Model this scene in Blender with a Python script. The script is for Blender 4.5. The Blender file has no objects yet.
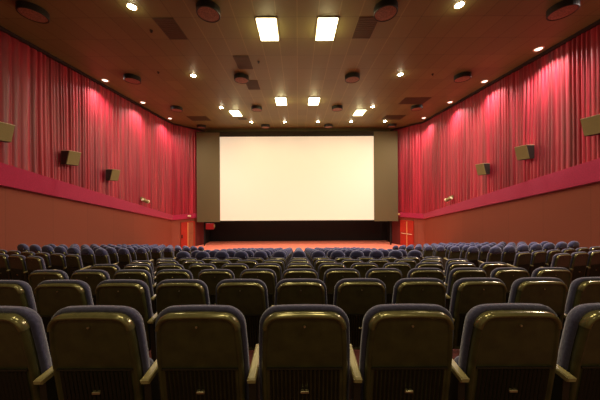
import bpy, math, random
from mathutils import Matrix, Vector
random.seed(7)
col = bpy.context.scene.collection
R = math.radians
CAM_Z = 1.582
CEIL = 7.03
WALL_X = 9.75
KINK_Y = 18.43
RISE, TREAD, Y1 = 0.198, 0.929, 1.225
FRONT_Z = -RISE * 14
ANG = R(13)
# ------------------------------------------------------------------ materials
def new_mat(name):
    m = bpy.data.materials.new(name); m.use_nodes = True
    nt = m.node_tree; b = nt.nodes['Principled BSDF']
    return m, nt, b
def mat(name, c, rough=0.6, metal=0.0, noise=0.0, nscale=8.0, bump=0.0, spec=0.5, sheen=0.0, emit=None, estr=0.0, coat=0.0):
    m, nt, b = new_mat(name)
    b.inputs['Base Color'].default_value = (*c, 1)
    b.inputs['Roughness'].default_value = rough
    b.inputs['Metallic'].default_value = metal
    b.inputs['Specular IOR Level'].default_value = spec
    b.inputs['Sheen Weight'].default_value = sheen
    b.inputs['Coat Weight'].default_value = coat
    if emit:
        b.inputs['Emission Color'].default_value = (*emit, 1)
        b.inputs['Emission Strength'].default_value = estr
    if noise or bump:
        tc = nt.nodes.new('ShaderNodeTexCoord')
        nz = nt.nodes.new('ShaderNodeTexNoise'); nz.inputs['Scale'].default_value = nscale
        nz.inputs['Detail'].default_value = 5
        nt.links.new(tc.outputs['Object'], nz.inputs['Vector'])
        if noise:
            cr = nt.nodes.new('ShaderNodeValToRGB')
            cr.color_ramp.elements[0].position = .3; cr.color_ramp.elements[1].position = .7
            cr.color_ramp.elements[0].color = (*[max(0, v * (1 - noise)) for v in c], 1)
            cr.color_ramp.elements[1].color = (*[min(1, v * (1 + noise)) for v in c], 1)
            nt.links.new(nz.outputs['Fac'], cr.inputs['Fac'])
            nt.links.new(cr.outputs['Color'], b.inputs['Base Color'])
        if bump:
            bp = nt.nodes.new('ShaderNodeBump'); bp.inputs['Strength'].default_value = bump
            bp.inputs['Distance'].default_value = .02
            nt.links.new(nz.outputs['Fac'], bp.inputs['Height'])
            nt.links.new(bp.outputs['Normal'], b.inputs['Normal'])
    return m
def math_node(nt, op, a, bb=None, c=None):
    n = nt.nodes.new('ShaderNodeMath'); n.operation = op
    for i, v in enumerate((a, bb, c)):
        if v is None: continue
        if isinstance(v, (int, float)): n.inputs[i].default_value = v
        else: nt.links.new(v, n.inputs[i])
    return n.outputs[0]

M = {}
M['shell'] = mat('olive_black_plastic', (.058, .055, .018), .32, noise=.25, nscale=14, bump=.05, coat=.0)
M['rib'] = mat('ribbed_dark_plastic', (.020, .016, .006), .5)
M['trim'] = mat('bronze_gloss_trim', (.19, .17, .07), .2, metal=.5, noise=.25, nscale=20)
M['fabric'] = mat('navy_grey_fabric', (.036, .034, .082), .95, noise=.2, nscale=60, bump=.25, sheen=.35)
M['dome'] = mat('navy_blue_headrest_fabric', (.040, .042, .115), .95, noise=.2, nscale=60, bump=.25, sheen=.35)
M['arm'] = mat('cream_armrest_plastic', (.30, .25, .11), .4)
M['stand'] = mat('dark_stand_metal', (.03, .026, .014), .5, metal=.3)
M['plate'] = mat('brushed_plate', (.55, .48, .28), .3, metal=.8)
M['black'] = mat('matte_black', (.004, .0035, .003), .9)
M['discside'] = mat('black_disc_housing', (.012, .010, .005), .6)
M['discface'] = mat('perforated_disc_face', (.24, .12, .075), .7, noise=.5, nscale=40)
M['speaker'] = mat('olive_speaker_grille', (.22, .18, .065), .7, noise=.15, nscale=90, bump=.1)
M['speakerbox'] = mat('dark_speaker_cabinet', (.016, .010, .006), .6)
M['beige'] = mat('pale_beige_enamel', (.72, .62, .38), .4)
M['band'] = mat('crimson_felt_band', (.36, .004, .052), .9, noise=.12, nscale=20, bump=.1, sheen=.2)
M['mask'] = mat('olive_masking_cloth', (.115, .092, .038), .95)
M['header'] = mat('dark_header_cloth', (.022, .018, .006), .95)
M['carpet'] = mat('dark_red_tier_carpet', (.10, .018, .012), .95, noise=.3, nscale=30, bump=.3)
M['doorred'] = mat('red_painted_door', (.40, .020, .008), .4, noise=.08, nscale=4)
M['doorbrown'] = mat('brown_door_leaf', (.30, .09, .035), .5, noise=.15, nscale=4)
M['gold'] = mat('gold_edge_strip', (.75, .5, .2), .35, metal=.6)
M['redbox'] = mat('red_enamel_box', (.22, .004, .006), .5)
M['frame'] = mat('lamp_frame', (.30, .24, .12), .5)
M['front'] = mat('red_carpet_lit_tone', (.85, .22, .13), .95, noise=.12, nscale=25, bump=.3)  # light on the front floor is put into this brighter carpet colour

def screen_mat():
    m, nt, b = new_mat('cream_screen_added_glow')
    b.inputs['Base Color'].default_value = (.62, .52, .385, 1)
    b.inputs['Roughness'].default_value = .9
    b.inputs['Emission Color'].default_value = (1.0, .86, .62, 1)
    b.inputs['Emission Strength'].default_value = SCREEN_GLOW  # added emission stands in for house light falling on the cloth
    return m
SCREEN_GLOW = .46
M['screen'] = screen_mat()

def curtain_mat():
    m, nt, b = new_mat('crimson_velvet_curtain')
    tc = nt.nodes.new('ShaderNodeTexCoord')
    mp = nt.nodes.new('ShaderNodeMapping'); mp.inputs['Scale'].default_value = (2.2, 2.2, .08)
    nz = nt.nodes.new('ShaderNodeTexNoise'); nz.inputs['Scale'].default_value = 2.2; nz.inputs['Detail'].default_value = 4
    nt.links.new(tc.outputs['Object'], mp.inputs['Vector']); nt.links.new(mp.outputs[0], nz.inputs['Vector'])
    cr = nt.nodes.new('ShaderNodeValToRGB')
    cr.color_ramp.elements[0].position = .35; cr.color_ramp.elements[0].color = (.20, .003, .012, 1)
    cr.color_ramp.elements[1].position = .65; cr.color_ramp.elements[1].color = (.44, .010, .034, 1)
    nt.links.new(nz.outputs['Fac'], cr.inputs['Fac']); nt.links.new(cr.outputs[0], b.inputs['Base Color'])
    b.inputs['Roughness'].default_value = .42
    b.inputs['Specular IOR Level'].default_value = .7
    b.inputs['Sheen Weight'].default_value = .12; b.inputs['Sheen Roughness'].default_value = .4
    b.inputs['Sheen Tint'].default_value = (1, .45, .5, 1)
    return m
M['curtain'] = curtain_mat()

def wall_mat():
    m, nt, b = new_mat('brick_brown_wall_panels')
    tc = nt.nodes.new('ShaderNodeTexCoord'); sp = nt.nodes.new('ShaderNodeSeparateXYZ')
    nt.links.new(tc.outputs['Object'], sp.inputs[0])
    f = math_node(nt, 'FRACT', math_node(nt, 'DIVIDE', math_node(nt, 'ADD', sp.outputs['Y'], 6.06), 1.56))
    seam = math_node(nt, 'LESS_THAN', f, .018)
    cell = math_node(nt, 'FLOOR', math_node(nt, 'DIVIDE', math_node(nt, 'ADD', sp.outputs['Y'], 6.06), 1.56))
    wn = nt.nodes.new('ShaderNodeTexWhiteNoise'); wn.noise_dimensions = '1D'; nt.links.new(cell, wn.inputs['W'])
    nz = nt.nodes.new('ShaderNodeTexNoise'); nz.inputs['Scale'].default_value = 60; nz.inputs['Detail'].default_value = 3
    nt.links.new(tc.outputs['Object'], nz.inputs['Vector'])
    val = math_node(nt, 'ADD', math_node(nt, 'MULTIPLY', wn.outputs['Value'], .10), math_node(nt, 'ADD', math_node(nt, 'MULTIPLY', nz.outputs['Fac'], .2), .82))
    val = math_node(nt, 'MULTIPLY', val, math_node(nt, 'SUBTRACT', 1, math_node(nt, 'MULTIPLY', seam, .12)))
    mx = nt.nodes.new('ShaderNodeVectorMath'); mx.operation = 'SCALE'; mx.inputs[0].default_value = (.25, .058, .030)
    nt.links.new(val, mx.inputs['Scale']); nt.links.new(mx.outputs[0], b.inputs['Base Color'])
    b.inputs['Roughness'].default_value = .8
    return m
M['wall'] = wall_mat()

def ceiling_mat():
    m, nt, b = new_mat('brown_ceiling_tiles')
    TX, TY = .64, 1.03
    tc = nt.nodes.new('ShaderNodeTexCoord'); sp = nt.nodes.new('ShaderNodeSeparateXYZ')
    nt.links.new(tc.outputs['Object'], sp.inputs[0])
    ux = math_node(nt, 'DIVIDE', math_node(nt, 'ADD', sp.outputs['X'], TX * 20), TX)
    uy = math_node(nt, 'DIVIDE', math_node(nt, 'ADD', sp.outputs['Y'], TY * 20 - 7.40 + TY * 7), TY)
    fx, fy = math_node(nt, 'FRACT', ux), math_node(nt, 'FRACT', uy)
    cx, cy = math_node(nt, 'FLOOR', ux), math_node(nt, 'FLOOR', uy)
    cmb = nt.nodes.new('ShaderNodeCombineXYZ'); nt.links.new(cx, cmb.inputs[0]); nt.links.new(cy, cmb.inputs[1])
    wn = nt.nodes.new('ShaderNodeTexWhiteNoise'); wn.noise_dimensions = '3D'; nt.links.new(cmb.outputs[0], wn.inputs['Vector'])
    gx = math_node(nt, 'LESS_THAN', math_node(nt, 'ABSOLUTE', math_node(nt, 'SUBTRACT', fx, .5)), .478)
    gy = math_node(nt, 'LESS_THAN', math_node(nt, 'ABSOLUTE', math_node(nt, 'SUBTRACT', fy, .5)), .484)
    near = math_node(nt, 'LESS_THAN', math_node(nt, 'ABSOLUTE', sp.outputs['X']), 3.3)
    nz = nt.nodes.new('ShaderNodeTexNoise'); nz.inputs['Scale'].default_value = 35; nz.inputs['Detail'].default_value = 4
    nt.links.new(tc.outputs['Object'], nz.inputs['Vector'])
    val = math_node(nt, 'ADD', .74, math_node(nt, 'ADD', math_node(nt, 'MULTIPLY', wn.outputs['Value'], .16), math_node(nt, 'MULTIPLY', nz.outputs['Fac'], .2)))
    # long T-bars: paler than the tiles near the middle, darker than them at the sides
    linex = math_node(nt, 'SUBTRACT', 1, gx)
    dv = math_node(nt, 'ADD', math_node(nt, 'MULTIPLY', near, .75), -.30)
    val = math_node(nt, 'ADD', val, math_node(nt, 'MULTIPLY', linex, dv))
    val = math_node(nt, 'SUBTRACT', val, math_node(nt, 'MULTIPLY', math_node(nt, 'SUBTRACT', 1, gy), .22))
    mx = nt.nodes.new('ShaderNodeVectorMath'); mx.operation = 'SCALE'; mx.inputs[0].default_value = CEIL_C
    nt.links.new(val, mx.inputs['Scale']); nt.links.new(mx.outputs[0], b.inputs['Base Color'])
    b.inputs['Roughness'].default_value = .55
    return m
CEIL_C = (.175, .155, .048)
M['ceiling'] = ceiling_mat()
M['lamp'] = mat('fluorescent_diffuser', (.9, .85, .6), .5, emit=(1, .88, .50), estr=9)
M['bulb'] = mat('halogen_lens', (.9, .85, .7), .4, emit=(1, .86, .62), estr=60)
M['washbulb'] = mat('wash_halogen_lens', (.9, .8, .7), .4, emit=(1, .72, .60), estr=2.5)
M['darktile'] = mat('dark_vent_grille', (.075, .052, .020), .6)
M['shadow_gap'] = mat('dark_shadow_gap', (.02, .006, .006), .8)

# ------------------------------------------------------------------ mesh helpers
class MB:
    def __init__(s): s.v = []; s.f = []
    def add(s, vs, fs):
        o = len(s.v); s.v += [tuple(p) for p in vs]; s.f += [tuple(o + i for i in f) for f in fs]; return s
    def box(s, x0, x1, y0, y1, z0, z1, c=0.0):
        if c <= 0:
            vs = [(x, y, z) for z in (z0, z1) for y in (y0, y1) for x in (x0, x1)]
            return s.add(vs, [(0, 2, 3, 1), (4, 5, 7, 6), (0, 1, 5, 4), (2, 6, 7, 3), (0, 4, 6, 2), (1, 3, 7, 5)])
        rings = []
        for z, k in ((z0, c), (z0 + c, 0), (z1 - c, 0), (z1, c)):
            a, b_, d, e = x0 + k, x1 - k, y0 + k, y1 - k
            q = c
            rings.append([(a + q, d, z), (b_ - q, d, z), (b_, d + q, z), (b_, e - q, z), (b_ - q, e, z), (a + q, e, z), (a, e - q, z), (a, d + q, z)])
        return s.loft(rings)
    def loft(s, rings, cap0=True, cap1=True):
        n = len(rings[0]); o = len(s.v)
        for r in rings: s.v += [tuple(p) for p in r]
        for i in range(len(rings) - 1):
            for j in range(n):
                a = o + i * n + j; b_ = o + i * n + (j + 1) % n
                s.f.append((a, b_, b_ + n, a + n))
        if cap0: s.f.append(tuple(o + j for j in reversed(range(n))))
        if cap1: s.f.append(tuple(o + (len(rings) - 1) * n + j for j in range(n)))
        return s
    def cyl(s, p0, p1, r0, r1=None, n=16):
        r1 = r0 if r1 is None else r1
        p0, p1 = Vector(p0), Vector(p1); d = (p1 - p0).normalized()
        u = d.orthogonal().normalized(); w = d.cross(u)
        ring = lambda p, r: [p + (u * math.cos(2 * math.pi * k / n) + w * math.sin(2 * math.pi * k / n)) * r for k in range(n)]
        return s.loft([ring(p0, r0), ring(p1, r1)])
    def build(s, name, m, parent=None, smooth=False, recalc=True):
        me = bpy.data.meshes.new(name); me.from_pydata(s.v, [], s.f)
        if recalc:
            import bmesh
            bm = bmesh.new(); bm.from_mesh(me); bmesh.ops.recalc_face_normals(bm, faces=bm.faces); bm.to_mesh(me); bm.free()
        me.materials.append(m)
        if smooth:
            for p in me.polygons: p.use_smooth = len(p.vertices) <= 4
        o = bpy.data.objects.new(name, me); col.objects.link(o)
        if parent: o.parent = parent
        return o
def empty(name, loc=(0, 0, 0), rz=0, label=None, cat=None, group=None):
    o = bpy.data.objects.new(name, None); col.objects.link(o)
    o.location = loc; o.rotation_euler = (0, 0, rz); o.empty_display_size = .1
    return tag(o, label, cat, group)
def tag(o, label=None, cat=None, group=None, kind=None):
    if label: o['label'] = label
    if cat: o['category'] = cat
    if group: o['group'] = group
    if kind: o['kind'] = kind
    return o
def dup(root, loc, rz=0, label=None, group=None):
    r = root.copy(); col.objects.link(r); r.location = loc; r.rotation_euler = (0, 0, rz)
    if label: r['label'] = label
    if group: r['group'] = group
    for ch in list(root.children):
        c = ch.copy(); col.objects.link(c); c.parent = r
        for g in list(ch.children):
            d = g.copy(); col.objects.link(d); d.parent = c
    return r

# ------------------------------------------------------------------ room shell
def struct(mb, name, m, **k): return tag(mb.build(name, m, **k), kind='structure')

# stepped floor, chevron shaped tiers
def arc_y(x, y):                      # line of a row: straight in the middle, swept forward at the sides
    return y + max(0, abs(x) - 4.2) * math.tan(ANG)
XS = [-WALL_X, -4.2, 4.2, WALL_X]
fl = MB()
def strip(ya, za, yb, zb, bend_a=True, bend_b=True):
    for i in range(3):
        xa, xb = XS[i], XS[i + 1]
        A = (lambda x, y, bnd: arc_y(x, y) if bnd else y)
        fl.add([(xa, A(xa, ya, bend_a), za), (xb, A(xb, ya, bend_a), za), (xb, A(xb, yb, bend_b), zb), (xa, A(xa, yb, bend_b), zb)], [(0, 1, 2, 3)])
y_prev = -4.0
for k in range(15):
    edge = Y1 + TREAD * k + .50
    strip(y_prev, -RISE * k, edge, -RISE * k, bend_a=(k > 0))
    if k < 14: strip(edge, -RISE * k, edge, -RISE * (k + 1))
    y_prev = edge
struct(fl, 'floor', M['carpet'], recalc=False)
ff = MB()
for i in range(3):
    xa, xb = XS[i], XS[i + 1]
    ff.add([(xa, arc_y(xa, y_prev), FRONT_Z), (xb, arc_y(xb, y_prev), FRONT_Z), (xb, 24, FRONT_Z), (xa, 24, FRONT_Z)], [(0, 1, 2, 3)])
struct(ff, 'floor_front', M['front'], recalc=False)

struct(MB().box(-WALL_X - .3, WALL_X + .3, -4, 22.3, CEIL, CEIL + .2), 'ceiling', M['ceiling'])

def side_pts(s):       # plan line of one side wall: straight, then the splay towards the screen
    return [(s * WALL_X, -4.0), (s * WALL_X, KINK_Y), (s * (WALL_X - .706 * 2.3), KINK_Y + 2.3)]
def band_top(y): return CAM_Z + 1.03 + (min(y, KINK_Y) - 7.85) * (-1.61 - 1.03) / (KINK_Y - 7.85)
def band_bot(y): return CAM_Z + .31 + (min(y, KINK_Y) - 7.85) * (-1.98 - .31) / (KINK_Y - 7.85)
for s, side in ((-1, 'left'), (1, 'right')):
    P = side_pts(s)
    w = MB()
    out = .25 * s
    for (a, b_) in ((P[0], P[1]), (P[1], P[2])):
        w.add([(a[0], a[1], -3.2), (b_[0], b_[1], -3.2), (b_[0], b_[1], CEIL), (a[0], a[1], CEIL),
               (a[0] + out, a[1], -3.2), (b_[0] + out, b_[1] + .01, -3.2), (b_[0] + out, b_[1] + .01, CEIL), (a[0] + out, a[1], CEIL)],
              [(0, 1, 2, 3), (4, 5, 6, 7), (0, 3, 7, 4), (1, 2, 6, 5), (2, 3, 7, 6), (0, 1, 5, 4)])
    struct(w, 'wall_' + side, M['wall'])
    # crimson band
    t = MB(); d = .16
    ring = []
    nrm = [(-s, 0), (-s, 0), (-s * .85, -.52)]
    pts = [(P[0], (-s, 0)), (P[1], (-s * .97, -.25)), (P[2], (-s * .817, -.577))]
    for (p, n_) in pts:
        zt, zb = band_top(p[1]), band_bot(p[1])
        x, y = p
        ring.append([(x, y, zb - .02), (x + n_[0] * d, y + n_[1] * d, zb), (x + n_[0] * d, y + n_[1] * d, zt), (x, y, zt)])
    t.loft(ring)
    struct(t, 'trim_1' if s < 0 else 'trim_2', M['band'])
    # dark strip under the ceiling standing in for the shadow gap above the curtains
    q = MB(); ring = []
    for (p, n_) in pts:
        x, y = p; ring.append([(x, y, CEIL - .10), (x + n_[0] * .22, y + n_[1] * .22, CEIL - .10), (x + n_[0] * .22, y + n_[1] * .22, CEIL), (x, y, CEIL)])
    q.loft(ring); struct(q, 'trim_3' if s < 0 else 'trim_4', M['shadow_gap'])

# recess behind the screen
bw = MB(); bw.box(-9.2, 9.2, 22.0, 22.2, -3.2, CEIL)
struct(bw, 'wall_front', M['black'])
for s, side in ((-1, 'recess_left'), (1, 'recess_right')):
    x = s * (WALL_X - .706 * 2.3)
    struct(MB().box(min(x, x + s * .2), max(x, x + s * .2), KINK_Y + 2.3, 22.0, -3.2, CEIL), 'wall_' + side, M['black'])

# ------------------------------------------------------------------ curtains
def curtain(P0, P1, nrm, name, label, seed, bottom):
    rnd = random.Random(seed)
    L = math.hypot(P1[0] - P0[0], P1[1] - P0[1])
    ux, uy = (P1[0] - P0[0]) / L, (P1[1] - P0[1]) / L
    # irregular pleats
    knots = [0.0]
    pos = 0
    gather = [(rnd.uniform(0, L), rnd.uniform(.5, 1.3)) for _ in range(int(L / 2.6) + 1)]
    while pos < L:
        g = min([abs(pos - c) / w_ for c, w_ in gather] + [2])
        wd = rnd.uniform(.10, .17) if g < 1 else rnd.uniform(.17, .34)
        knots.append(pos + wd); pos += wd
    amps = [rnd.uniform(.045, .11) * (1 if (knots[i + 1] - knots[i]) < .19 else .8) for i in range(len(knots) - 1)]
    ds = .022
    n = int(L / ds) + 1; rows = 7
    vs = []
    ki = 0
    prof = []
    for i in range(n + 1):
        t = min(i * L / n, L)
        while ki < len(knots) - 2 and t > knots[ki + 1]: ki += 1
        u = (t - knots[ki]) / (knots[ki + 1] - knots[ki])
        prof.append((t, amps[ki] * math.sin(math.pi * u) ** .8 if 0 < u < 1 else 0, amps[ki]))
    for j in range(rows + 1):
        v = j / rows
        for (t, a, am) in prof:
            sc = .75 + .35 * v + .1 * math.sin(t * 3.1 + v * 4)
            off = .05 + a * sc + .012 * math.sin(t * 1.7 + v * 3)
            x = P0[0] + ux * t + nrm[0] * off; y = P0[1] + uy * t + nrm[1] * off
            top = CEIL - .10; bot = bottom(P0[1] + uy * t) - .01
            vs.append((x, y, top + (bot - top) * v))
    fs = [(j * (n + 1) + i, j * (n + 1) + i + 1, (j + 1) * (n + 1) + i + 1, (j + 1) * (n + 1) + i) for j in range(rows) for i in range(n)]
    o = MB().add(vs, fs).build(name, M['curtain'], smooth=True, recalc=False)
    return tag(o, label, 'curtain')
for s, side in ((-1, 'left'), (1, 'right')):
    P = side_pts(s)
    curtain(P[0], (P[1][0], P[1][1] - .06), (-s, 0), 'wall_curtain',
            'long pleated crimson curtain hanging above the band along the %s side wall' % side, 3 if s < 0 else 11, band_top)
    E = (s * (WALL_X - .706 * 2.1), KINK_Y + 2.1)
    curtain(P[1], E, (-s * .817, -.577), 'wall_curtain',
            'short crimson curtain on the angled wall just %s of the screen' % side, 21 if s < 0 else 23, band_top)

# ------------------------------------------------------------------ screen
sc = empty('projection_screen', (0, 19.9, FRONT_Z), 0, 'wide blank cream cinema screen framed by olive masking panels', 'screen')
def rel(z): return CAM_Z + z - FRONT_Z
SX0, SX1, SZ0, SZ1 = -6.47, 6.30, rel(-2.22), rel(4.73)
MB().box(SX0, SX1, 0, .03, SZ0, SZ1).build('screen_surface', M['screen'], sc)
def mask_panel(x0, x1):
    mb = MB(); n = 40; vs = []
    for j, z in enumerate((rel(-2.32), rel(5.1))):
        for i in range(n + 1):
            vs.append((x0 + (x1 - x0) * i / n, -.05, z))
    mb.add(vs, [(i, i + 1, n + 2 + i, n + 1 + i) for i in range(n)])
    zb = rel(-2.32)
    mb.box(x0, x1, -.03, .05, zb, rel(5.1))
    mb.box(x0, x1, -.075, -.03, zb, zb + .06)
    return mb
mask_panel(-8.37, SX0).build('masking_panel', M['mask'], sc)
mask_panel(SX1, 8.27).build('masking_panel', M['mask'], sc)
MB().box(-8.37, 8.27, -.02, .06, rel(4.73), rel(5.17)).build('header_panel', M['header'], sc)
MB().box(SX0, SX1, -.04, .05, SZ0 - .07, SZ0).build('bottom_border', M['header'], sc)
# frame legs standing in the dark recess
for x in (-7.9, 7.8): MB().box(x - .05, x + .05, .3, .4, 0, rel(4.9), .01).build('support_leg', M['black'], sc)
for x in (-7.9, 7.8): MB().box(x - .04, x + .04, .05, .3, rel(4.0), rel(4.1)).build('frame_bracket', M['black'], sc)

# red box under left masking
bx = empty('wall_box', (-7.28, 19.86, CAM_Z - 2.93), 0, 'small red box hanging below the left end of the screen masking', 'box')
MB().box(-.36, .30, -.06, .16, 0, .50, .02).build('housing', M['redbox'], bx)
MB().box(.30, .36, -.02, .14, .14, .40, .01).build('end_cap', M['speaker'], bx)
MB().box(-.04, .04, .04, .12, .50, .63).build('hanger', M['black'], bx)

# ------------------------------------------------------------------ doors in the splay walls
def splay_root(name, s, t0):
    o = bpy.data.objects.new(name, None); col.objects.link(o)
    ang = math.atan2(1, s * -.706)        # along-wall direction angle
    o.location = (s * (WALL_X - .706 * t0), KINK_Y + t0, FRONT_Z)
    o.rotation_euler = (0, 0, ang)
    return o
def splay_door(name, s, t0, t1, left):
    root = splay_root(name, s, t0); L = (t1 - t0) * 1.224
    root['kind'] = 'structure'
    n = 1 if s < 0 else -1       # local y pointing away from the room = +n ; room side = -n
    def bxx(x0, x1, d0, d1, z0, z1):
        a, b_ = sorted((-n * d0, -n * d1)); return MB().box(x0, x1, a, b_, z0, z1)
    f = MB()
    for a, b_, z0, z1 in ((-.07, 0, 0, 2.12), (L, L + .07, 0, 2.12), (-.07, L + .07, 2.05, 2.12)):
        y0, y1 = sorted((-n * .0, -n * .08)); f.box(a, b_, y0, y1, z0, z1)
    f.build('door_frame', M['doorred'], root)
    h = L / 2
    lf = bxx(0, h - .012, 0, .05, 0.01, 2.05).build('door_leaf', M['doorred'], root)
    rf = bxx(h + .012, L, 0, .05, 0.01, 2.05).build('door_leaf', M['doorbrown'] if left else M['doorred'], root)
    st = bxx(h - .03, h + .03, .05, .065, 0.02, 2.05).build('meeting_strip', M['gold'], root)
    if not left:
        for lo, a, b_ in ((lf, .05, h - .05), (rf, h + .05, L - .05)):
            g = MB(); y = -n * .12
            g.cyl((a, y, 1.02), (b_, y, 1.02), .022)
            g.cyl((a + .02, -n * .05, 1.02), (a + .02, y, 1.02), .018); g.cyl((b_ - .02, -n * .05, 1.02), (b_ - .02, y, 1.02), .018)
            g.build('push_bar', M['beige'], lo)
    else:
        bxx(-.05, .03, .08, .12, .85, 1.12).build('door_handle', M['black'], lf)
    return root
splay_door('door_1', -1, .66, 1.48, True)
splay_door('door_2', 1, .78, 1.60, False)

# dark red kick panel at the far end of each splay
for i, s in enumerate((-1, 1)):
    root = splay_root('trim_%d' % (5 + i), s, 1.66); root['kind'] = 'structure'
    n = 1 if s < 0 else -1
    y0, y1 = sorted((0, -n * .03))
    MB().box(0, .78, y0, y1, 0, 2.15).build('wall_panel', mat('dark_red_wall_panel', (.10, .006, .004), .6), root)

# ------------------------------------------------------------------ wall speakers
def wall_speaker(s, y, z, label):
    o = empty('wall_speaker', (s * (WALL_X - .12), y, z), 0, label, 'speaker', 'speakers on the curtain walls')
    i = -s
    # cabinet : rectangular box whose grille faces the room, tilted down
    def prism(x_in_top, x_in_bot, x_back, y0, y1, z0, z1):
        return [(x_back, y0, z0), (x_in_bot, y0, z0), (x_in_top, y0, z1), (x_back, y0, z1),
                (x_back, y1, z0), (x_in_bot, y1, z0), (x_in_top, y1, z1), (x_back, y1, z1)]
    F = [(0, 1, 2, 3), (4, 5, 6, 7), (0, 1, 5, 4), (1, 2, 6, 5), (2, 3, 7, 6), (0, 3, 7, 4)]
    MB().add(prism(i * .46, i * .34, i * .16, -.27, .27, -.27, .27), F).build('cabinet', M['speakerbox'], o)
    MB().add(prism(i * .49, i * .37, i * .33, -.26, .26, -.26, .26), F).build('grille', M['speaker'], o)
    MB().add([(i * .16, -.27, .272), (i * .49, -.27, .272), (i * .49, .27, .272), (i * .16, .27, .272),
              (i * .16, -.27, .285), (i * .49, -.27, .285), (i * .49, .27, .285), (i * .16, .27, .285)], F).build('lit_top_edge', M['beige'], o)  # pale strip painting the light caught along the cabinet's top edge
    MB().box(min(0, i * .2), max(0, i * .2), -.04, .04, -.12, .06).build('wall_bracket', M['speakerbox'], o)
for s, side in ((-1, 'left'), (1, 'right')):
    for (y, z, pos) in ((7.50, 1.97, 'nearest the camera, cut by the picture edge'), (9.87, 1.49, 'second from the camera'), (12.1, .97, 'farthest from the camera')):
        if s > 0: z += {7.5: .10, 9.87: .13, 12.1: .19}[y]
        wall_speaker(s, y, CAM_Z + z, 'olive box speaker on the %s curtain, %s' % (side, pos))
def spotlight(s, y, z, label):
    i = -s
    o = empty('spotlight', (s * (WALL_X - .12), y, z), 0, label, 'spotlight', 'small spotlights on the curtains')
    m = MB(); m.cyl((i * .05, 0, .1), (i * .22, 0, .1), .03); m.cyl((i * .22, 0, .12), (i * .22, 0, -.02), .025)
    m.box(min(0, i * .06), max(0, i * .06), -.08, .08, .04, .2); m.build('wall_bracket', M['speaker'], o)
    m = MB(); m.cyl((i * .20, -.20, .03), (i * .27, .16, -.10), .085, .10, 18); m.build('lamp_body', M['speaker'], o, smooth=False)
    m = MB(); m.cyl((i * .27, .16, -.10), (i * .29, .22, -.12), .112, .115, 18); m.build('lamp_rim', M['beige'], o)
    m = MB(); m.cyl((i * .195, -.22, .04), (i * .20, -.20, .03), .06, .085, 18); m.build('end_cap', M['beige'], o)
spotlight(-1, 14.75, CAM_Z - .36, 'small beige spotlight low on the left curtain above the band')
spotlight(1, 14.95, CAM_Z - .36, 'small beige spotlight low on the right curtain above the band')
for s, side in ((-1, 'left'), (1, 'right')):
    t = 1.15; x = s * (WALL_X - .706 * t - .16); y = KINK_Y + t - .12
    if s > 0: x -= .45; y += .55
    o = empty('door_lamp', (x, y, CAM_Z - 1.78), 0, 'tiny cream lamp on the crimson band over the %s door' % side, 'lamp')
    MB().cyl((0, .02, 0), (0, -.06, 0), .05).build('base', M['gold'], o)
    MB().box(-.13, .13, -.14, -.05, -.07, .08, .025).build('lamp_shade', M['beige'] if s < 0 else M['gold'], o)

# ------------------------------------------------------------------ ceiling fittings
def light(kind, loc, energy, color, rot=(0, 0, 0), **k):
    l = bpy.data.lights.new('lamp', kind); l.energy = energy; l.color = color
    for a, v in k.items(): setattr(l, a, v)
    o = bpy.data.objects.new({'AREA': 'panel_and_fill_glow', 'SPOT': 'downlight_and_boost_beam', 'POINT': 'added_halo'}[kind], l); col.objects.link(o)
    o.location = loc; o.rotation_euler = rot
    return o
WARM = (1, .84, .50)
def ceiling_panel(x, y, label, energy=120):
    o = empty('ceiling_light', (x, y, CEIL), 0, label, 'ceiling light', 'square ceiling light panels')
    a, b_ = .335, .545
    f = MB(); f.box(-a, a, -b_, -b_ + .03, -.03, -.001); f.box(-a, a, b_ - .03, b_, -.03, -.001)
    f.box(-a, -a + .03, -b_, b_, -.03, -.001); f.box(a - .03, a, -b_, b_, -.03, -.001)
    f.build('frame', M['frame'], o)
    MB().box(-a + .03, a - .03, -b_ + .03, b_ - .03, -.07, -.002).build('diffuser', M['lamp'], o)
    light('AREA', (x, y, CEIL - .08), energy, WARM, shape='RECTANGLE', size=.6, size_y=1.0)
    light('POINT', (x, y, CEIL - .24), 24, (1, .86, .42), shadow_soft_size=.12)  # added point light, puts a halo on the ceiling around the panel
T = .64
EP = 90
ceiling_panel(-.96, 7.93, 'bright ceiling panel nearest the camera, left of centre', EP)
ceiling_panel(.96, 7.93, 'bright ceiling panel nearest the camera, right of centre', EP)
ceiling_panel(-.96, 14.1, 'bright ceiling panel of the far middle pair, left one', EP)
ceiling_panel(.96, 14.1, 'bright ceiling panel of the far middle pair, right one', EP)
ceiling_panel(-4.16, 16.15, 'slanting-looking bright ceiling panel near the screen, left side', EP)
ceiling_panel(4.16, 16.15, 'slanting-looking bright ceiling panel near the screen, right side', EP)
for x in (-.96, .96): light('AREA', (x, 1.7, CEIL - .06), EP * .9, WARM, shape='RECTANGLE', size=.6, size_y=1.0)  # unseen area lights added overhead, continuing the panel spacing
for x in (-1.5, 3.2): light('AREA', (x, -2.9, CEIL - .06), EP * .5, WARM, shape='RECTANGLE', size=.6, size_y=1.0)  # unseen area lights added behind the camera as fill

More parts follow.
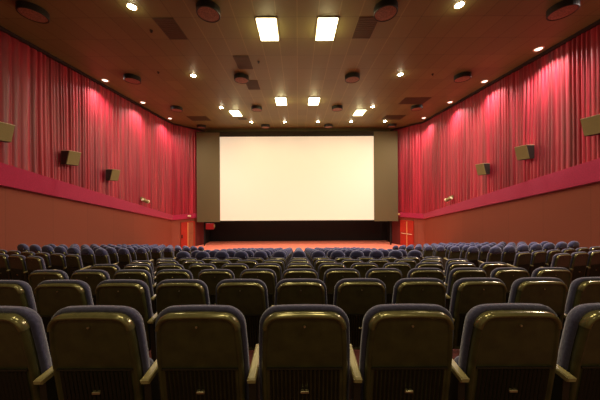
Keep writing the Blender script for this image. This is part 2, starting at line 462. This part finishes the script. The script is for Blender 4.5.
def downlight(x, y, label, group, bulb, r=.075):
    o = empty('downlight', (x, y, CEIL), 0, label, 'downlight', group)
    m = MB(); n = 24
    R0 = [[(math.cos(2 * math.pi * k / n) * q, math.sin(2 * math.pi * k / n) * q, z) for k in range(n)] for q, z in ((r * 1.5, -.002), (r * 1.5, -.02), (r * 1.15, -.025), (r * 1.0, -.004))]
    m.loft(R0, False, False).build('rim', M['beige'], o, smooth=True)
    m = MB(); rings = [[(math.cos(2 * math.pi * k / n) * q, math.sin(2 * math.pi * k / n) * q, z) for k in range(n)] for q, z in ((r * 1.08, -.004), (r * 1.0, -.03), (r * .7, -.05), (r * .3, -.058))]
    m.loft(rings).build('lens', bulb, o, smooth=True)
DL = [(-4.78, 6.95, 'star-bright downlight at the top left of the ceiling, nearest row', 0), (4.70, 6.95, 'star-bright downlight at the top right of the ceiling, nearest row', 0),
      (-4.77, 11.0, 'bright downlight left of the middle, second row', 0), (4.72, 11.0, 'bright downlight right of the middle, second row', 0),
      (-4.8, 15.1, 'downlight beside the far left ceiling panel', 0), (4.72, 15.1, 'downlight beside the far right ceiling panel', 0)]
names = ['leftmost', 'second from the left', 'middle', 'second from the right', 'rightmost']
for i, x in enumerate((-3.5, -.98, 1.55, 4.05, 6.6)):
    DL.append((x, 18.15, 'small downlight in the row just before the screen, ' + names[i], 1))
for x, y, lab, k in DL:
    downlight(x, y, lab, 'round downlights in the ceiling', M['bulb'], .10 if not k else .10)  # lens widened to mimic glare around the lamp
    light('SPOT', (x, y, CEIL - .08), 170 if not k else 120, (1, .83, .58), spot_size=R(140), spot_blend=.9, shadow_soft_size=.06)
    light('POINT', (x, y, CEIL - .16), 2.2, (1, .83, .50), shadow_soft_size=.05)  # added point light for a halo on the ceiling by each downlight
for s, side, ys, e in ((-1, 'left', (11.42, 14.2, 17.2), 1), (1, 'right', (9.1, 11.73, 14.4, 17.4), 1)):
    for j, y in enumerate(ys):
        nm = ('nearest the camera', 'second from the camera', 'third from the camera', 'fourth from the camera')[j]
        downlight(s * 9.15, y, 'small wash downlight over the %s curtain, %s' % (side, nm), 'wash downlights over the curtains', M['washbulb'], .11)
        light('SPOT', (s * 9.2, y, CEIL - .09), 950 if s < 0 else 1250, (1, .82, .74), rot=(0, R(s * 22), 0), spot_size=R(150), spot_blend=1.0, shadow_soft_size=.05)
for s, ys in ((-1, (11.42, 14.2, 17.2)), (1, (6.3, 9.1, 11.73, 14.4, 17.4))):
    for y in ys:
        light('SPOT', (s * 9.12, y, CEIL - .09), 850, (1, .84, .78), rot=(0, R(s * 38), 0), spot_size=R(70), spot_blend=1.0, shadow_soft_size=.05)  # extra narrow spots added to brighten the scallops at the curtain tops
light('SPOT', (9.2, 6.3, CEIL - .09), 900, (1, .82, .74), rot=(0, R(22), 0), spot_size=R(150), spot_blend=1.0, shadow_soft_size=.05)

def disc(x, y, label, small=False):
    o = empty('ceiling_speaker', (x, y, CEIL), 0, label, 'ceiling speaker', 'round black ceiling speakers')
    r = .34; n = 32
    ring = lambda q, z: [(math.cos(2 * math.pi * k / n) * q, math.sin(2 * math.pi * k / n) * q, z) for k in range(n)]
    m = MB(); m.loft([ring(r, -.0), ring(r, -.17), ring(r * .97, -.19), ring(r * .9, -.19), ring(r * .88, -.17)], True, True)
    m.build('housing', M['discside'], o)
    MB().loft([ring(r * .88, -.172), ring(r * .88, -.178), ring(r * .5, -.19)], True, True).build('grille', M['discface'], o)
rows_ = ['nearest row', 'second row', 'third row', 'row nearest the screen']
cols_ = ['far left', 'left of the middle', 'right of the middle', 'far right']
for j, (y, xs) in enumerate(((7.05, (-7.75, -2.6, 2.6, 7.8)), (11.15, (-7.66, -2.6, 2.55, 7.66)), (15.1, (-7.6, -2.57, 2.5, 7.5)), (19.1, (-7.65, -2.56, 2.45, 7.5)))):
    for i, x in enumerate(xs):
        disc(x, y, 'round black ceiling speaker, %s, %s' % (cols_[i], rows_[j]))

def grille(x, y, w, d, label):
    o = empty('ceiling_vent', (x, y, CEIL), 0, label, 'vent', 'dark vents in the ceiling')
    f = MB(); f.box(-w / 2, w / 2, -d / 2, d / 2, -.012, -.001); f.build('backing', M['darktile'], o)
    g = MB(); n = max(4, int(d / .09))
    for i in range(n):
        yy = -d / 2 + d * (i + .5) / n; g.box(-w / 2 + .02, w / 2 - .02, yy - .012, yy + .012, -.022, -.012)
    g.build('slats', M['darktile'], o)
grille(-4.16, 7.93, .64, 1.03, 'dark rectangular vent tile left, level with the nearest bright panels')
grille(2.24, 7.93, .64, 1.03, 'dark rectangular vent tile right of the nearest bright panel')
grille(-2.24, 9.97, .64, 1.03, 'dark vent tile left of middle, just before the round speaker')
grille(-2.24, 12.03, .64, 1.03, 'dark vent tile left of middle, just beyond the round speaker')
grille(6.9, 14.2, 1.5, 1.0, 'wide dark vent in front of the third speaker row, right side')
grille(-7.1, 17.3, 1.4, 1.0, 'wide dark vent near the screen, left side')
grille(6.9, 17.3, 1.4, 1.0, 'wide dark vent near the screen, right side')
grille(-4.0, 17.4, .64, .5, 'little dark vent beyond the slanting left ceiling panel')
# sprinklers
k = 0
for x, y, lab in ((-4.85, 7.98, 'tiny sprinkler head left of the dark vent tile'), (-1.6, 9.9, 'tiny sprinkler head beside the middle left vent tile'),
             (-6.2, 10.7, 'tiny sprinkler head left of the second row downlight'), (6.2, 11.0, 'tiny sprinkler head right of the second row downlight')):
    o = empty('sprinkler', (x, y, CEIL), 0, lab, 'sprinkler', 'ceiling sprinklers')
    MB().cyl((0, 0, .004), (0, 0, -.02), .05).build('rosette', M['discside'], o)
    MB().cyl((0, 0, -.02), (0, 0, -.06), .015).cyl((0, 0, -.06), (0, 0, -.068), .035).build('nozzle', M['discside'], o)

# ------------------------------------------------------------------ cinema seats
def outline(wt, wb, z0, z1, rc, n=8, zk=.62):
    """closed outline in (x,z): bottom corners small, top corners round; widest at mid height"""
    pts = []
    def side(z):     # half width at height z
        if z < zk: return wb
        u = (z - zk) / (z1 - zk); return wb + (wt - wb) * u * u
    pts.append((-wb * .97, z0)); pts.append((wb * .97, z0)); pts.append((wb, z0 + .02))
    for k in range(1, 7):
        z = z0 + .02 + (z1 - rc - z0 - .02) * k / 7; pts.append((side(z), z))
    cx = side(z1 - rc) - rc
    for k in range(n + 1):
        a = math.pi / 2 * k / n; pts.append((cx + rc * math.cos(a), z1 - rc + rc * math.sin(a) ))
    for k in range(1, 8):     # slightly crowned top
        pts.append((cx * (1 - 2 * k / 8), z1))
    out = []
    for (x, z) in pts:
        if z > z1 - rc: z += .010 * (1 - (x / wt) ** 2)
        out.append((x, z))
    right = out[2:]
    for k in range(n, -1, -1):
        a = math.pi / 2 * k / n; x, z = (-(cx + rc * math.cos(a)), z1 - rc + rc * math.sin(a)); 
        if z > z1 - rc: z += .010 * (1 - (x / wt) ** 2)
        out.append((x, z))
    for k in range(6, 0, -1):
        z = z0 + .02 + (z1 - rc - z0 - .02) * k / 7; out.append((-side(z), z))
    out.append((-wb, z0 + .02))
    return out
def inset(pts, d):
    n = len(pts); res = []
    for i in range(n):
        p0, p1, p2 = pts[i - 1], pts[i], pts[(i + 1) % n]
        e1 = Vector((p1[0] - p0[0], p1[1] - p0[1])); e2 = Vector((p2[0] - p1[0], p2[1] - p1[1]))
        if e1.length < 1e-6: e1 = e2
        if e2.length < 1e-6: e2 = e1
        n1 = Vector((-e1.y, e1.x)).normalized(); n2 = Vector((-e2.y, e2.x)).normalized()
        m_ = (n1 + n2); m_ = m_.normalized() if m_.length > 1e-6 else n1
        k = d / max(.5, m_.dot(n1)); res.append((p1[0] + m_.x * k, p1[1] + m_.y * k))
    return res
LEAN = .15
def ln(z): return (.98 - z) * LEAN
def rings_from(pts, spec): return [[(x, y + ln(z), z) for (x, z) in inset(pts, d)] for d, y in spec]

PITCH = .55
def make_seat(headrest):
    root = bpy.data.objects.new('cinema_seat', None); col.objects.link(root); root.empty_display_size = .1
    top = .962
    O = outline(.206, .228, .30, top, .075)
    # hard shell : rounded rim, groove, flat rear panel
    spec = [(.012, .042), (.0, .036), (.0, .018), (.006, .006), (.014, .001), (.022, .001), (.027, .006), (.030, .010)]
    MB().loft(rings_from(O, spec), cap0=True, cap1=True).build('back_shell', M['shell'], root, smooth=True)
    # bronze glossy trim over the top edge and shoulders
    zc = top - .105
    def cut(p): return p
    idx = [i for i, (x, z) in enumerate(O) if z > zc]
    # make the strip as rings running along the top outline
    prof = [(-.002, .034), (-.003, .016), (.002, .002), (.009, -.005), (.019, -.004), (.024, .004)]
    strips = []
    for d, y in prof:
        ins = inset(O, d); strips.append([(ins[i][0], y + ln(ins[i][1]), ins[i][1]) for i in idx])
    m = MB(); n = len(idx); vs = [p for s_ in strips for p in s_]
    # taper the ends of the strip
    fs = [(a * n + i, a * n + i + 1, (a + 1) * n + i + 1, (a + 1) * n + i) for a in range(len(prof) - 1) for i in range(n - 1)]
    m.add(vs, fs).build('top_trim', M['trim'], root, smooth=True)
    # ribbed lower panel
    m = MB(); z0, z1 = .34, .655; nr = 17; w = .188
    step = 2 * w / nr
    for i in range(nr):
        x = -w + step * (i + .5); h = step * .30
        m.add([(x - h, .004 + ln(z0), z0), (x, -.006 + ln(z0), z0), (x + h, .004 + ln(z0), z0), (x - h, .004 + ln(z1), z1), (x, -.006 + ln(z1), z1), (x + h, .004 + ln(z1), z1)],
              [(0, 1, 4, 3), (1, 2, 5, 4), (3, 4, 5), (0, 2, 1)])
    m.build('ribbed_panel', M['rib'], root)
    m = MB(); m.box(-w - .012, w + .012, -.001 + ln(.665), .012 + ln(.665), .660, .668); m.build('panel_seam', M['trim'] if False else M['stand'], root)
    MB().box(-.022, .022, -.012 + ln(.535), .006 + ln(.535), .528, .541, .002).build('number_plate', M['plate'], root)
    MB().cyl((0, .004 + ln(.905), .905), (0, -.002 + ln(.905), .905), .0055, n=10).build('screw', M['plate'], root)
    # upholstered cushion in front
    C = outline(.222, .240, .36, top + .016, .090)
    spec = [(.010, .036), (-.004, .040), (-.008, .052), (-.006, .070), (.006, .088), (.025, .098), (.06, .103)]
    MB().loft(rings_from(C, spec)).build('back_cushion', M['fabric'], root, smooth=True)
    # folded seat cushion and its pivots
    S = outline(.205, .205, .38, .60, .05)
    spec = [(.03, .0), (.008, .015), (0, .04), (.0, .08), (.012, .105), (.04, .12)]
    MB().loft([[(x, y + .145, z) for (x, z) in inset(S, d)] for d, y in spec]).build('folded_seat', M['fabric'], root, smooth=True)
    def side(x):
        a = MB(); w_ = .022
        pts = [(.015, .640), (.36, .662)]
        rg = []
        for (y, k) in ((.025, .006), (.033, 0), (.27, 0), (.29, .008)):
            zz = .625 + .03 * (y + .035) / .39
            rg.append([(x - w_ + k, y, zz - .028 + k), (x + w_ - k, y, zz - .028 + k), (x + w_, y, zz - .006), (x + w_ - .006 - k, y, zz - k), (x - w_ + .006 + k, y, zz - k), (x - w_, y, zz - .006)])
        a.loft(rg).build('armrest', M['arm'], root)
        b_ = MB(); 
        b_.add([(x - .018, .10, 0), (x + .018, .10, 0), (x + .018, .30, 0), (x - .018, .30, 0), (x - .018, .05, .612), (x + .018, .05, .612), (x + .018, .33, .625), (x - .018, .33, .625)],
               [(0, 3, 2, 1), (4, 5, 6, 7), (0, 1, 5, 4), (1, 2, 6, 5), (2, 3, 7, 6), (3, 0, 4, 7)])
        b_.box(x - .03, x + .03, .06, .36, 0, .02)
        b_.build('side_support', M['stand'], root)
    side(-PITCH / 2)
    if headrest:
        D = []
        zb, hw, hh = .950, .200, .200
        for k in range(25):
            a = math.pi * k / 24; D.append((hw * math.cos(a) * (1 if True else 1), zb + hh * math.sin(a) ** .75))
        D = [(-hw * .86, zb - .035), (hw * .86, zb - .035)] + D
        spec = [(.08, -.022), (.045, -.016), (.016, -.002), (0, .025), (0, .06), (.012, .09), (.04, .112), (.07, .12)]
        MB().loft(rings_from(D, spec)).build('headrest', M['dome'], root, smooth=True)
    return root
plain = make_seat(False); domed = make_seat(True)

ORD = ['zero', 'nearest', 'second', 'third', 'fourth', 'fifth', 'sixth', 'seventh', 'eighth', 'ninth', 'tenth', 'eleventh', 'twelfth', 'thirteenth', 'fourteenth', 'farthest']
NTH = ['', 'first', 'second', 'third', 'fourth', 'fifth', 'sixth', 'seventh']
used = {False: False, True: False}
def extra_side(root):                     # the last seat of a row also carries the right-hand armrest
    for ch in list(root.children):
        if ch.name.split('.')[0] in ('armrest', 'side_support'):
            c = ch.copy(); col.objects.link(c); c.parent = root; c.location.x += PITCH
def place(dome, x, y, z, rz, label, group, last=False):
    proto = domed if dome else plain
    if not used[dome]:
        used[dome] = True; o = proto; o.location = (x, y, z); o.rotation_euler = (0, 0, rz)
    else: o = dup(proto, (x, y, z), rz)
    o['label'] = label; o['category'] = 'seat'; o['group'] = group
    if last: pend.append(o)
pend = []
CX_ = [1.2 / 240 * 1.27] + [0] * 20
for r in range(1, 16):
    dome = r >= 7; y = Y1 + TREAD * (r - 1) - (.018 if r == 1 else 0); z = -RISE * (r - 1)
    kind = 'blue headrest' if dome else 'dark olive back'
    km = {1: 3, 2: 5}.get(r, 6)
    for k in range(-km, km + 1):
        pos = 'at the middle' if k == 0 else '%s %s of middle' % (NTH[abs(k)], 'left' if k < 0 else 'right')
        lab = '%s cinema seat, %s row from camera, central block, %s' % (kind, ORD[r], pos)
        place(dome, (.03 if r == 1 else .022) + k * PITCH, y, z, 0, lab, 'central block seats with ' + ('blue headrests' if dome else 'plain dark backs'), last=(k == km))
    if r >= 5:
        cnt = {5: 3, 6: 6}.get(r, 7)
        for s, side in ((-1, 'left'), (1, 'right')):
            for j in range(cnt):
                x = s * (5.96 + PITCH * j * math.cos(ANG)); yy = y + .41 + PITCH * j * math.sin(ANG)
                pos = 'aisle seat' if j == 0 else '%s from the aisle' % NTH[j + 1]
                lab = '%s cinema seat, %s row from camera, %s block, %s' % (kind, ORD[r], side, pos)
                place(dome, x, yy, z, s * ANG, lab, side + ' block seats with ' + ('blue headrests' if dome else 'plain dark backs'),
                      last=((s > 0 and j == cnt - 1) or (s < 0 and j == 0)))
for o in pend: extra_side(o)

# ------------------------------------------------------------------ world, camera, colour
w = bpy.data.worlds.new('hall_ambient'); bpy.context.scene.world = w; w.use_nodes = True
bg = w.node_tree.nodes['Background']; bg.inputs[0].default_value = (1, .72, .36, 1); bg.inputs[1].default_value = .22
cam = bpy.data.cameras.new('camera'); co = bpy.data.objects.new('camera', cam); col.objects.link(co)
cam.sensor_width = 36; cam.lens = 14.4; cam.clip_start = .05
cam.shift_x = 2 / 600; cam.shift_y = -6.5 / 600
co.matrix_world = Matrix.Translation((0, 0, CAM_Z)) @ Matrix.Rotation(R(90), 4, 'X') @ Matrix.Rotation(R(-.3), 4, 'Z')
s_ = bpy.context.scene; s_.camera = co
s_.view_settings.view_transform = 'Standard'
s_.view_settings.look = 'None'
s_.view_settings.exposure = 0
